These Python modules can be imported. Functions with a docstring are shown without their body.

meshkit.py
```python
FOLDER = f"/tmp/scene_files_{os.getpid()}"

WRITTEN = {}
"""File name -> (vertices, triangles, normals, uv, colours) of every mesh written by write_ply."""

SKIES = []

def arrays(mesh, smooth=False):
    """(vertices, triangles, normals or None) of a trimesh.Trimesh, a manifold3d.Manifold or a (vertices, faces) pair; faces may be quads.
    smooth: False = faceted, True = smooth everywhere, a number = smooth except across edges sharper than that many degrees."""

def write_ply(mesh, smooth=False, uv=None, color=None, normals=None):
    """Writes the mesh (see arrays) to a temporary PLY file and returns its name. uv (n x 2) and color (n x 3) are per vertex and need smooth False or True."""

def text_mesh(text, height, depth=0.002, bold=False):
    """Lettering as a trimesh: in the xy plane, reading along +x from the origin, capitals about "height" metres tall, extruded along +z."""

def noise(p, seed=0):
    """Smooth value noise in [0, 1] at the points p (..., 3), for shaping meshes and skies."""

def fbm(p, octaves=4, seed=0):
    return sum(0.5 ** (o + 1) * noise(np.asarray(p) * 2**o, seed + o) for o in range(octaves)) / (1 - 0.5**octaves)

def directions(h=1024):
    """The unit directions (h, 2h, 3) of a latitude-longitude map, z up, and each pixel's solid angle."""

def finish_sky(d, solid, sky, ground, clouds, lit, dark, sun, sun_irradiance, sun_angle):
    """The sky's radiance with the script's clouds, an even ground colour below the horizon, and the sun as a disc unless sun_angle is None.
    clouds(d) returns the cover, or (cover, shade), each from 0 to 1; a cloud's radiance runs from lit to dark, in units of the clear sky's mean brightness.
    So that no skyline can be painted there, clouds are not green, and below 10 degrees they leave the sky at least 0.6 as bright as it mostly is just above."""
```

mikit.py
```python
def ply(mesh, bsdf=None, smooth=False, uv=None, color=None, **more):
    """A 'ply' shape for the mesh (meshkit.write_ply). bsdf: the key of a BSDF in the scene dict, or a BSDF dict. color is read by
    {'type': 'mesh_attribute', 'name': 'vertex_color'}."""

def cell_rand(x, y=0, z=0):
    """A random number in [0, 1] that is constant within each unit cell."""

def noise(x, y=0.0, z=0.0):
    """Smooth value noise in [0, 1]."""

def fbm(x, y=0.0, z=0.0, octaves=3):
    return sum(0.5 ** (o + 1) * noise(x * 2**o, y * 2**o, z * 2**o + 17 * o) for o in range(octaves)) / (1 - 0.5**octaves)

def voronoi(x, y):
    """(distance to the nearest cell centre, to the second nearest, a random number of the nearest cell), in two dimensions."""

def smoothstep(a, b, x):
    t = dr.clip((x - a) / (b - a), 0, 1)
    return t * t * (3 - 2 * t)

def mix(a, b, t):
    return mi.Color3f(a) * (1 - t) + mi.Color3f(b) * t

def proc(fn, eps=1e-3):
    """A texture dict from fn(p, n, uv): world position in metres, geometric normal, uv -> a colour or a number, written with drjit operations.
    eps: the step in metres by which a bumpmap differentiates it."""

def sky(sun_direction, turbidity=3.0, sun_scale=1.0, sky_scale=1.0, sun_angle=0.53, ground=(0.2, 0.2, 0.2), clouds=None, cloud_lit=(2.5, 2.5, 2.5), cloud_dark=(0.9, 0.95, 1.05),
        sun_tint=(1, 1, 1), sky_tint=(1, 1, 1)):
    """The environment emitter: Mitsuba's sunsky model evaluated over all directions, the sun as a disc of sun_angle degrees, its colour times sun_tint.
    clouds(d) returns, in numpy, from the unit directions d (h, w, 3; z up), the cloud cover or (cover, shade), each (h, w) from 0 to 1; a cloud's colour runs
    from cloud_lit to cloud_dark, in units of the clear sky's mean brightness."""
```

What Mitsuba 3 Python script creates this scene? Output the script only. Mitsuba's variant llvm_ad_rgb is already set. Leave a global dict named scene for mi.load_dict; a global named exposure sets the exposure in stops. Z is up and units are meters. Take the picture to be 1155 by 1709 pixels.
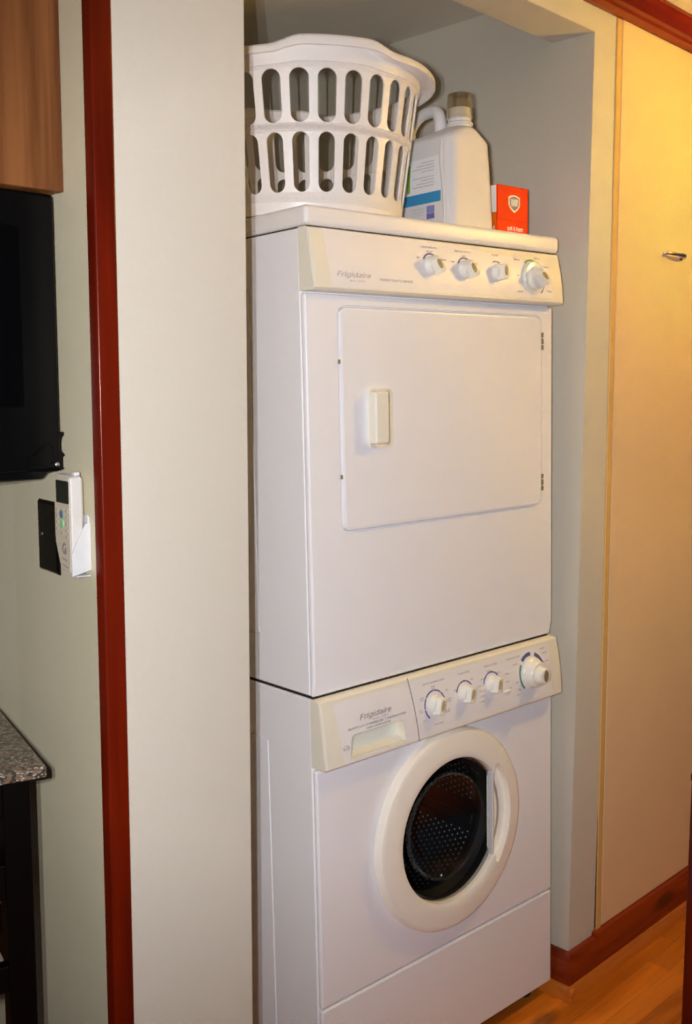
import math, random
import numpy as np, trimesh, drjit as dr, mitsuba as mi
import manifold3d as m3
from shapely.geometry import Polygon, Point, box as sbox, LineString
from shapely import affinity
from shapely.ops import unary_union
import mikit, meshkit
random.seed(7); RNG = np.random.default_rng(7)
T4 = mi.ScalarTransform4f
scene, labels = {}, {}

# ------------------------------------------------------------------ camera, light, exposure
CAM = np.array([-1.1617, -1.3584, 1.3850]); YAW, PITCH, ROLL, FPX = 0.7263, -0.1164, 0.0023, 1724.34
FWD = np.array([math.sin(YAW)*math.cos(PITCH), math.cos(YAW)*math.cos(PITCH), math.sin(PITCH)])
_r = np.array([math.cos(YAW), -math.sin(YAW), 0.0]); _u = np.cross(_r, FWD)
RIGHT = math.cos(ROLL)*_r + math.sin(ROLL)*_u; UP = -math.sin(ROLL)*_r + math.cos(ROLL)*_u
scene['camera'] = {'type': 'perspective', 'fov': 2*math.degrees(math.atan(577.5/FPX)), 'fov_axis': 'x', 'near_clip': 0.05, 'far_clip': 50.0,
                   'to_world': T4().look_at(origin=CAM.tolist(), target=(CAM+FWD).tolist(), up=UP.tolist())}
exposure = 0.0
# the camera's flash, beside the lens (the camera is held upright); a small cluster gives the soft-edged shadows
FLASH = 2.15
for _i, (_a, _b) in enumerate(((-.018, -.012), (-.018, .012), (.018, -.012), (.018, .012))):
    _o = CAM + RIGHT*(-.07 + _a) + UP*(.02 + _b)
    scene[f'flash_{_i}'] = {'type': 'spot', 'intensity': {'type': 'rgb', 'value': [FLASH, FLASH*.985, FLASH*1.0]}, 'cutoff_angle': 43.0, 'beam_width': 20.0,
                            'to_world': T4().look_at(origin=_o.tolist(), target=(_o+FWD+UP*.02+RIGHT*(-.02)).tolist(), up=UP.tolist())}
# dim light of the rest of the house
scene['house_light'] = {'type': 'constant', 'radiance': {'type': 'rgb', 'value': [.050, .054, .062]}}
LAMP_POS, LAMP_R, LAMP_L = (1.27, -.56, 2.02), 0.065, (186., 112., 20.)

# ------------------------------------------------------------------ frames
ANG = 0.0660; UX = np.array([math.cos(ANG), math.sin(ANG), 0]); UY = np.array([-math.sin(ANG), math.cos(ANG), 0]); J = np.array([.8245, .0572, 0])
def frame(o, ax, ay):
    m = np.eye(4); m[:3, 0] = ax; m[:3, 1] = ay; m[:3, 2] = (0, 0, 1); m[:3, 3] = o; return m
HALL = frame(J, UX, UY)                               # (s, t, z): along the hall wall, into it, up; origin at the right corner of the opening
TX, TY = -0.0162, -0.0168                             # the stack stands a little out of plumb
_cx, _sx, _cy, _sy = math.cos(TX), math.sin(TX), math.cos(TY), math.sin(TY)
AP3 = np.array([[_cy, 0, _sy], [0, 1, 0], [-_sy, 0, _cy]]) @ np.array([[1, 0, 0], [0, _cx, -_sx], [0, _sx, _cx]])
APPL = np.eye(4); APPL[:3, :3] = AP3                  # appliance frame: front-left foot of the stack
_wa = ANG + math.radians(-8); WD = np.array([-math.sin(_wa), math.cos(_wa), 0]); W0 = J - 1.2765*UX
KIT = frame(W0, WD, np.array([-WD[1], WD[0], 0]))     # (d, n, z): along the kitchen wall into the depth, out of it, up
# the building was measured from the camera; one factor gives it its true size next to the machines
KB = 1.3850/1.4670; BLD = np.diag([KB, KB, KB, 1.0]); BLD[0, 3] = CAM[0]*(1-KB); BLD[1, 3] = CAM[1]*(1-KB)
WORLD = BLD; HALL = BLD @ HALL; KIT = BLD @ KIT; APPL[2, 3] = -.082

# ------------------------------------------------------------------ mesh helpers
def ico(r, sub=1): return trimesh.creation.icosphere(subdivisions=sub, radius=r)
def hull(pts): return trimesh.convex.convex_hull(np.asarray(pts, float))
_SPH = np.asarray(ico(1.0, 1).vertices)
def rhull(pts, r):
    return hull((np.asarray(pts, float)[:, None] + r*_SPH[None]).reshape(-1, 3))
def rbox(x0, x1, y0, y1, z0, z1, r=.003):
    r = min(r, .49*min(x1-x0, y1-y0, z1-z0))
    return rhull([(x, y, z) for x in (x0+r, x1-r) for y in (y0+r, y1-r) for z in (z0+r, z1-r)], r)
def box(x0, x1, y0, y1, z0, z1):
    m = trimesh.creation.box(extents=(x1-x0, y1-y0, z1-z0)); m.apply_translation(((x0+x1)/2, (y0+y1)/2, (z0+z1)/2)); return m
def cat(ms): return trimesh.util.concatenate(ms)
def rrect(x0, x1, z0, z1, r, n=8): return sbox(x0+r, z0+r, x1-r, z1-r).buffer(r, quad_segs=n)
FRONT = np.array([[1, 0, 0, 0], [0, 0, -1, 0], [0, 1, 0, 0], [0, 0, 0, 1.]])   # (x, y, z) -> (x, -z, y): a drawing facing -Y
def ext(poly, depth): return trimesh.creation.extrude_polygon(poly, depth, engine='earcut')
def front_ext(poly, y_front, y_back):
    gs = getattr(poly, 'geoms', [poly]); ms = []
    for g in gs:
        m = ext(g, y_back-y_front); m.apply_transform(FRONT); m.apply_translation((0, y_back, 0)); ms.append(m)
    return cat(ms)
def along_x(profile, x0, x1):
    """profile in (y, z), pushed along x"""
    m = ext(Polygon(profile), x1-x0)
    m.apply_transform(np.array([[0, 0, 1, x0], [1, 0, 0, 0], [0, 1, 0, 0], [0, 0, 0, 1.]])); return m
def upright(poly, z0, z1):
    m = ext(poly, z1-z0); m.apply_translation((0, 0, z0)); return m
def pad(poly, y_back, y_front, bevel):
    """a convex slab facing -Y with a bevelled front edge"""
    pts = []
    for p, y in ((poly, y_back), (poly, y_front+bevel), (poly.buffer(-bevel*.3), y_front+bevel*.3), (poly.buffer(-bevel), y_front)):
        c = np.asarray(p.exterior.coords)[:-1]; pts.append(np.stack([c[:, 0], np.full(len(c), y), c[:, 1]], -1))
    return hull(np.vstack(pts))
def lathe(prof, n=48):
    m = trimesh.creation.revolve(np.asarray(prof, float), sections=n)
    if m.is_watertight and m.volume < 0: m.invert()
    return m
def front_lathe(prof, cx, cz, y0, n=64):
    """prof: (radius, distance out towards -Y)"""
    m = lathe(prof, n); m.apply_transform(FRONT); m.apply_translation((cx, y0, cz)); return m
def tube(path, r, n=12, closed=False):
    p = np.asarray(path, float); r = np.broadcast_to(r, (len(p),)); t = np.gradient(p, axis=0); t /= np.linalg.norm(t, axis=1, keepdims=True)
    ref = np.array([0, 0, 1.]) if abs(t[0][2]) < .9 else np.array([1., 0, 0]); a = np.cross(t[0], ref); rings = []
    for k in range(len(p)):
        a = a - t[k]*np.dot(a, t[k]); a /= np.linalg.norm(a); b = np.cross(t[k], a); w = np.arange(n)*2*np.pi/n
        rings.append(p[k] + r[k]*(np.cos(w)[:, None]*a + np.sin(w)[:, None]*b))
    v = np.vstack(rings + [p[:1], p[-1:]]); f = []
    for k in range(len(p)-1):
        for i in range(n):
            j = (i+1) % n; f += [(k*n+i, (k+1)*n+i, (k+1)*n+j), (k*n+i, (k+1)*n+j, k*n+j)]
    e = len(p)*n
    for i in range(n): f += [(e, i, (i+1) % n), (e+1, (len(p)-1)*n+(i+1) % n, (len(p)-1)*n+i)]
    m = trimesh.Trimesh(v, f, process=False); m.fix_normals(); return m
def smooth_path(pts, n=40):
    from scipy.interpolate import CubicSpline
    p = np.asarray(pts, float); s = np.r_[0, np.cumsum(np.linalg.norm(np.diff(p, axis=0), axis=1))]
    return CubicSpline(s, p)(np.linspace(0, s[-1], n))
def man(m):
    m = m.copy(); m.merge_vertices()
    if m.volume < 0: m.invert()
    return m3.Manifold(m3.Mesh(np.asarray(m.vertices, np.float32), np.asarray(m.faces, np.uint32)))
def unman(M):
    o = M.to_mesh(); return trimesh.Trimesh(o.vert_properties[:, :3], o.tri_verts, process=False)
def diff(a, *bs):
    A = man(a)
    for b in bs: A = A - man(b)
    return unman(A)
def text(s, x, z, h, depth=.0004, bold=False, slant=0.0, width=None, center=False):
    m = meshkit.text_mesh(s, h, depth, bold)
    if width: m.apply_scale([width/max(m.bounds[1, 0]-m.bounds[0, 0], 1e-6), 1, 1])
    v = m.vertices.copy(); v[:, 0] += slant*v[:, 1]; m.vertices = v
    if center: m.apply_translation((-(m.bounds[0, 0]+m.bounds[1, 0])/2, 0, 0))
    m.apply_transform(FRONT); m.apply_translation((x, 0, z)); return m
def arc_poly(cx, cz, r0, r1, a0, a1, n=28):
    a = np.radians(np.linspace(a0, a1, n)); o = [(cx+r1*math.cos(t), cz+r1*math.sin(t)) for t in a]; i = [(cx+r0*math.cos(t), cz+r0*math.sin(t)) for t in a[::-1]]
    return Polygon(o+i)

# ------------------------------------------------------------------ materials
def two(d): return {'type': 'twosided', 'bsdf': d}
def pr(col, rough=.5, spec=.5, **k):
    c = {'type': 'rgb', 'value': list(col)} if isinstance(col, (tuple, list)) else col
    return two({'type': 'principled', 'base_color': c, 'roughness': rough, 'specular': spec, **k})
def mat(name, d): scene['mat_'+name] = d; return 'mat_'+name
def paint_tex(a, b):
    def fn(p, n, uv):
        return mikit.mix(a, b, .6*mikit.fbm(p.x*9+p.y*7, p.z*5, p.y*4, 3)+.4*mikit.noise(p.x*220+p.y*190, p.z*200, p.y*30))
    return mikit.proc(fn)
def wood_tex(dark, light, axis, scale, stretch, knots=0.0, knot_col=(.04, .01, .005)):
    """grain running along the hall wall ('s'), up ('z') or into the depth ('t')"""
    ca, sa = math.cos(ANG), math.sin(ANG)
    def fn(p, n, uv):
        s = p.x*ca + p.y*sa; t = -p.x*sa + p.y*ca; z = p.z
        l, a, b = {'s': (s, t, z), 'z': (z, s, t), 't': (t, s, z)}[axis]
        w = mikit.fbm(l*scale/stretch, a*scale*.25, b*scale*.25, 2)
        g = mikit.fbm(l*scale/stretch*1.5 + w*2, a*scale + w*3, b*scale + w*3, 3)
        f = mikit.noise(l*scale*.4, a*scale*7, b*scale*7)
        c = mikit.mix(dark, light, mikit.smoothstep(.25, .75, g)*.75 + .25*f)
        if knots:
            d1, d2, rr = mikit.voronoi(l*2.2 + 3.1, (a + b)*5.5 + .3)
            c = mikit.mix(c, knot_col, mikit.smoothstep(.16, .05, d1)*knots)
        return c
    return mikit.proc(fn)
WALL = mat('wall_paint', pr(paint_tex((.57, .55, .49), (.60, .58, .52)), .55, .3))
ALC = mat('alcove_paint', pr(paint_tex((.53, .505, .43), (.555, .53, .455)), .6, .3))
KITW = mat('kitchen_paint', pr(paint_tex((.59, .535, .375), (.62, .565, .405)), .55, .3))
CEIL = mat('ceiling_paint', pr((.74, .70, .60), .7, .2))
PANEL = mat('panel_paint', pr(paint_tex((.76, .555, .33), (.80, .59, .36)), .38, .4))
JOINT = mat('brown_joint', pr((.05, .02, .005), .8, .1))
STRIPW = mat('strip_paint', pr((.66, .42, .15), .4, .3))
ENAMEL = mat('white_enamel', pr((.80, .81, .86), .3, .3))
ENAMEL_TOP = mat('white_enamel_top', pr((.78, .77, .78), .35, .3))
CREAM = mat('cream_plastic', pr((.76, .735, .64), .35, .3))
PRINTP = mat('print_plate', pr((.78, .77, .79), .4, .25))
KNOBP = mat('knob_plastic', pr((.80, .79, .72), .2, .5))
OLIVE = mat('olive_inlay', pr((.20, .18, .11), .4, .5))
TAN = mat('tan_inlay', pr((.45, .39, .22), .4, .5))
POCKET = mat('pocket_plastic', pr((.70, .72, .66), .22, .5))
CHROME = mat('chrome', two({'type': 'roughconductor', 'material': 'Cr', 'alpha': .12}))
INK = mat('ink_grey', pr((.26, .22, .22), .6, .2))
INKLT = mat('ink_light', pr((.46, .41, .41), .6, .2))
BLUE = mat('ink_blue', pr((.105, .10, .30), .5, .3))
GREEN = mat('ink_green', pr((.08, .22, .13), .5, .3))
SEAM = mat('seam_grey_blue', pr((.16, .17, .26), .6, .3))
TEAL = mat('ink_teal', pr((.08, .22, .20), .5, .3))
GAP = mat('dark_gap', pr((.035, .03, .025), .8, .1))
RUBBER = mat('dark_rubber', pr((.02, .02, .02), .6, .3))
RING = mat('door_ring_plastic', pr((.84, .80, .72), .3, .35))
STRIP = mat('grey_strip_plastic', pr((.62, .64, .64), .3, .5))
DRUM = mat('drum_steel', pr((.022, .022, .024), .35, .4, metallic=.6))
DOT = mat('drum_hole', pr((.22, .22, .23), .3, .5, metallic=.5))
GLASS = mat('window_glass', {'type': 'thindielectric', 'int_ior': 1.36, 'specular_transmittance': {'type': 'rgb', 'value': [.62, .62, .62]}})
CLOTH = mat('laundry_cloth', pr((.42, .42, .42), .9, .1))
BASKET = mat('basket_plastic', pr((.76, .735, .72), .38, .45))
JUG = mat('jug_plastic', pr((.64, .64, .66), .5, .25))
CAPM = mat('clear_cap', {'type': 'thindielectric', 'int_ior': 1.45, 'specular_transmittance': {'type': 'rgb', 'value': [.93, .91, .86]}})
LABELW = mat('label_white', pr((.74, .76, .80), .4, .4))
LBLUE = mat('label_blue', pr((.035, .24, .50), .4, .4))
LVIO = mat('label_violet', pr((.22, .23, .52), .4, .4))
LVIO2 = mat('label_violet_dark', pr((.13, .13, .40), .4, .4))
LGREEN = mat('label_green', pr((.17, .40, .05), .4, .4))
LGREY = mat('label_grey_print', pr((.52, .54, .60), .5, .3))
ORANGE = mat('orange_card', pr((.76, .036, .001), .5, .1))
ORANGE2 = mat('orange_card_side', pr((.62, .12, .01), .4, .4))
NAVY = mat('navy_print', pr((.075, .05, .20), .4, .4))
WHITEP = mat('white_print', pr((.80, .74, .68), .4, .4))
PEACH = mat('peach_print', pr((.85, .42, .18), .4, .4))
MAHOG = mat('mahogany', pr(wood_tex((.065, .0035, .0007), (.145, .0095, .0012), 'z', 26, 16), .22, .22, clearcoat=.15, clearcoat_gloss=.95))
MAHOGS = mat('mahogany_rail', pr(wood_tex((.095, .006, .001), (.175, .013, .0015), 's', 26, 16), .25, .22, clearcoat=.15, clearcoat_gloss=.95))
PINES = mat('pine_baseboard', pr(wood_tex((.15, .014, .002), (.33, .048, .005), 's', 22, 14, .8), .3, .25, clearcoat=.2))
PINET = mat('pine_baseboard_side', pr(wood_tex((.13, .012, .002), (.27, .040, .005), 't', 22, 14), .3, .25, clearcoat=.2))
SHOE = mat('pine_shoe', pr(wood_tex((.46, .12, .010), (.64, .20, .022), 's', 30, 14), .22, .4, clearcoat=.3))
OAK = [mat(f'oak_{k}', pr(wood_tex(tuple((np.array((.44, .112, .008))*b).tolist()), tuple((np.array((.72, .225, .020))*b).tolist()), 's', 24, 18, .55), .32, .3, clearcoat=.15)) for k, b in enumerate((.82, .94, 1.05, 1.16))]
VENEER = mat('cabinet_veneer', pr(wood_tex((.085, .024, .005), (.235, .088, .027), 'z', 44, 40), .5, .25))
BLACKP = mat('black_plastic', pr((.0022, .0022, .0024), .25, .15))
BLACKG = mat('black_glass', pr((.0012, .0012, .0015), .12, .2))
BLACKW = mat('black_painted_wood', pr((.0015, .001, .001), .4, .12))
REMW = mat('remote_plastic', pr((.60, .52, .39), .35, .4))
REMS = mat('remote_side', pr((.58, .56, .53), .35, .4))
HOLD = mat('holder_plastic', pr((.60, .605, .62), .4, .4))
LCD = mat('lcd', pr((.012, .018, .013), .15, .5))
BTNB = mat('button_blue', pr((.13, .19, .25), .4, .4))
BTNG = mat('button_green', pr((.25, .55, .28), .4, .4))
BTN = mat('button_grey', pr((.40, .38, .30), .5, .4))
PLATE = mat('plate_black', pr((.003, .002, .0018), .25, .2))
def granite():
    def fn(p, n, uv):
        a = p.x + .35*p.z; b = p.y + .8*p.z
        d1, e1, r1 = mikit.voronoi(a*340, b*340 + p.z*230); d2, e2, r2 = mikit.voronoi(a*190 + 5, b*190 + p.z*120)
        c = mikit.mix((.085, .062, .042), (.18, .145, .10), r1)
        c = mikit.mix(c, (.03, .025, .022), mikit.smoothstep(.66, .72, r2)*.85)
        c = mikit.mix(c, (.36, .33, .29), mikit.smoothstep(.84, .9, r1)*.9)
        return mikit.mix(c, (.18, .085, .06), mikit.smoothstep(.16, .1, r2)*.5)
    return mikit.proc(fn)
GRAN = mat('granite', pr(granite(), .22, .5))

# ------------------------------------------------------------------ scene entries
FR = {}
def add(key, mesh, bsdf, F=None, smooth=False, n=None):
    """one entry; a taken key gets the next three-digit number"""
    k = key; i = 1
    while k in scene: k = f'{key}_{i:03d}'; i += 1
    F = WORLD if F is None else F
    m = trimesh.Trimesh(np.asarray(mesh.vertices), np.asarray(mesh.faces), process=False)
    m.apply_transform(F)
    scene[k] = mikit.ply(m, bsdf, smooth=smooth); return k
def tag(key, label, category=None, group=None, kind=None):
    d = {'label': label}
    if category: d['category'] = category
    if group: d['group'] = group
    if kind: d['kind'] = kind
    labels[key] = d
def struct(key, label): labels[key] = {'label': label, 'kind': 'structure'}

# ================================================================== THE ROOM
ZC = 2.362; ZSO = 2.2535; OPEN_L = -1.002; STUB = -1.2460
hall = Polygon([(STUB, 0), (2.4, 0), (2.4, ZC), (STUB, ZC)]).difference(sbox(OPEN_L, -1, 0, ZSO))
add('wall_front', front_ext(hall, 0, .1084), WALL, HALL); struct('wall_front', 'off-white painted hall wall around the laundry alcove')
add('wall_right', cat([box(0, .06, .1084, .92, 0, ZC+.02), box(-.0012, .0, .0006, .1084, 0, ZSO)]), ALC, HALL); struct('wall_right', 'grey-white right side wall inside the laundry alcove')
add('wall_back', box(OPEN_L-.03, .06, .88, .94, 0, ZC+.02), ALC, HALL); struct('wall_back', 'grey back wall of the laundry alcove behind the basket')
# kitchen-side wall with the alcove's left side on its other face
def to_hall(d, n): p = W0 + d*WD + n*np.array([-WD[1], WD[0], 0]) - J; return (float(p@UX), float(p@UY))
def to_hall2(k): return (k[0], k[1])
wl = Polygon([(STUB, .1084), (OPEN_L, .1084), (OPEN_L, .95), (-1.10, 1.9), to_hall(1.92, 0), to_hall(.012, 0), to_hall(.012, -.02)])
add('wall_left', upright(wl, 0, ZC+.02), KITW, HALL); struct('wall_left', 'beige painted kitchen wall left of the red-brown wooden trim')
add('ceiling', box(-3.0, 2.6, -3.2, .1, ZC, ZC+.05), CEIL, HALL); struct('ceiling', 'pale hall ceiling lit yellow by the lamp')
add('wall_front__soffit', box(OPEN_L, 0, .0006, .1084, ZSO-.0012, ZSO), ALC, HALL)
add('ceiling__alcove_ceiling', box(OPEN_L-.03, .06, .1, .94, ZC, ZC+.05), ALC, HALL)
add('ceiling__kitchen_ceiling', box(-3.0, OPEN_L-.03, .1, 2.3, ZC, ZC+.05), CEIL, HALL)
add('wall_kitchen', box(-3.0, -1.0, 1.9, 1.95, 0, ZC), KITW, HALL); struct('wall_kitchen', 'far kitchen wall behind the side table')

# floor: strip by strip along the hall wall
struct('floor', 'orange-brown narrow strip oak floor')
add('floor', box(-3.0, 2.6, -3.2, 2.3, -.05, -.004), GAP, HALL)
BW = .0572; plank_cache = {}
row = 0
t = -.64
while t < .30:
    s = -1.2 - RNG.uniform(0, .6)
    while s < 1.5:
        L = RNG.choice([.45, .6, .75, .9, 1.1]); e = min(s+L, 1.9)
        if t > -.09 or (s < 1.5 and e > -.9):
            pl = hull([(x, y, z) for (x, y, z) in [(s+.0004, t+.0003, -.004), (e-.0004, t+.0003, -.004), (s+.0004, t+BW-.0003, -.004), (e-.0004, t+BW-.0003, -.004),
                       (s+.0004, t+.0003, -.0008), (e-.0004, t+.0003, -.0008), (s+.0004, t+BW-.0003, -.0008), (e-.0004, t+BW-.0003, -.0008),
                       (s+.0012, t+.0012, 0), (e-.0012, t+.0012, 0), (s+.0012, t+BW-.0012, 0), (e-.0012, t+BW-.0012, 0)]])
            add('floor__plank', pl, OAK[RNG.integers(4)], HALL)
        s = e
    t += BW
add('floor__outer_boards', cat([box(-3.0, 2.6, -3.2, -.641, -.004, -.0002), box(-3.0, -1.25, -.64, 2.2, -.004, -.0002), box(-1.25, .0, .302, 2.2, -.004, -.0002)]), OAK[1], HALL)

# wooden corner trim beside the white wall
tr = rbox(-1.2795, -1.2445, -.010, .0135, 0, ZC-.001, .004)
add('trim_1', tr, MAHOG, HALL, 30); struct('trim_1', 'upright red-brown varnished wooden trim at the end of the white wall')
# crown rail
crown = [(.0, 2.305), (-.011, 2.305), (-.013, 2.318), (-.020, 2.322), (-.021, 2.331), (-.032, 2.338), (-.041, 2.344), (-.046, 2.351), (-.050, 2.354), (-.050, 2.3615), (.0, 2.3615)]
add('trim_2', along_x(crown, STUB, 2.4), MAHOGS, HALL, 20); struct('trim_2', 'dark red-brown wooden crown moulding along the top of the hall wall')
# painted cupboard panel with its edge strip, a little out of plumb
def lean(z): return .1445 + (z-.1)*(-.0150)
P_Z0, P_Z1 = .125, 2.3045
pp = Polygon([(lean(P_Z0), P_Z0), (1.35, P_Z0), (1.35, P_Z1), (lean(P_Z1), P_Z1)])
add('door_1__joint', box(lean(1.2)-.012, lean(1.2)+.016, -.0012, .0004, P_Z0, P_Z1-.002), JOINT, HALL)
add('door_1', pad(pp, .0005, -.0045, .0015), PANEL, HALL, 30); struct('door_1', 'tall flat cream-yellow cupboard door panel in the hall wall')
strip = rhull([(lean(z)-.0238+dx, y, z) for z in (P_Z0-.004, P_Z1-.003) for dx in (.002, .0185) for y in (-.0022, -.0012)], .0022)
add('trim_3', strip, STRIPW, HALL, 30); struct('trim_3', 'narrow cream-painted edge strip beside the cupboard door panel')
# bow pull of the cupboard door
hz = 1.806
pth = smooth_path([(.334, -.0045, hz+.002), (.337, -.011, hz+.002), (.354, -.020, hz+.001), (.386, -.026, hz), (.412, -.021, hz), (.424, -.012, hz), (.426, -.0045, hz)], 36)
rad = np.interp(np.linspace(0, 1, 36), [0, .15, .5, .8, 1], [.0035, .0036, .0044, .0058, .0062])
add('door_1__pull_handle', tube(pth, rad, 14), CHROME, HALL, 40); labels['door_1__pull_handle'] = {'label': 'curved bright metal bow handle'}
add('door_1__handle_foot', front_lathe([(0, 0), (.009, 0), (.009, .002), (.006, .004), (0, .004)], .4265, hz, -.0045, 24), CHROME, HALL, 30)
# baseboards
ZB = .1166
bb = lambda top: [(0, 0), (-.016, 0), (-.016, top-.012), (-.0135, top-.003), (-.010, top), (0, top)]
q = [(-.016, 0), (-.030, 0)] + [(-.016-.014*math.cos(a), .034*math.sin(a)) for a in np.linspace(.05, 1.45, 8)] + [(-.016, .034)]
add('baseboard_right', along_x(bb(ZB-.004), -.016, .105), PINES, HALL, 20); struct('baseboard_right', 'knotty orange pine baseboard under the cupboard door panel')
add('baseboard_right__long_board', along_x(bb(ZB+.006), .1055, 2.4), PINES, HALL, 20)
add('baseboard_right__shoe_moulding', along_x(q, -.030, 2.4), SHOE, HALL, 30); labels['baseboard_right__shoe_moulding'] = {'label': 'lighter rounded shoe moulding'}
def along_t(profile, t0, t1):       # profile in (s, z)
    m = ext(Polygon(profile), t1-t0); m.apply_transform(np.array([[1, 0, 0, 0], [0, 0, -1, t1], [0, 1, 0, 0], [0, 0, 0, 1.]])); return m
add('baseboard_alcove', along_t(bb(ZB-.004), -.0162, .88), PINET, HALL, 20); struct('baseboard_alcove', 'pine baseboard returning into the alcove beside the washing machine')
add('baseboard_alcove__shoe_moulding', along_t(q, -.0302, .88), SHOE, HALL, 30)
# dark post at the right edge
PX, PY = .8505, -.2325
post = [rbox(PX, PX+.040, PY-.075, PY, 0, .62, .004), rbox(PX-.002, PX+.042, PY-.077, PY+.002, .62, .640, .005)]
add('post__shaft', post[0], MAHOG, WORLD, 30); add('post__cap', post[1], MAHOG, WORLD, 30)
tag('post', 'dark red-brown wooden post at the right edge, in front of the baseboard', 'post')
# hall lamp above the photographer's right
def lamp():
    m = ico(LAMP_R, 3); m.apply_translation(LAMP_POS)
    k = add('ceiling_lamp__globe', m, pr((.8, .7, .5), .5), WORLD, True)
    scene[k]['emitter'] = {'type': 'area', 'radiance': {'type': 'rgb', 'value': list(LAMP_L)}}
    x, y, z = LAMP_POS
    st = lathe([(0, ZC-.0005), (.06, ZC-.0005), (.058, ZC-.02), (.012, ZC-.03), (.012, z+LAMP_R-.003), (0, z+LAMP_R-.003)], 32); st.apply_translation((x, y, 0))
    add('ceiling_lamp__canopy', st, CHROME, WORLD, 30)
    tag('ceiling_lamp', 'warm yellow globe lamp under the hall ceiling beyond the right edge of the photo', 'lamp')
lamp()

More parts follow.
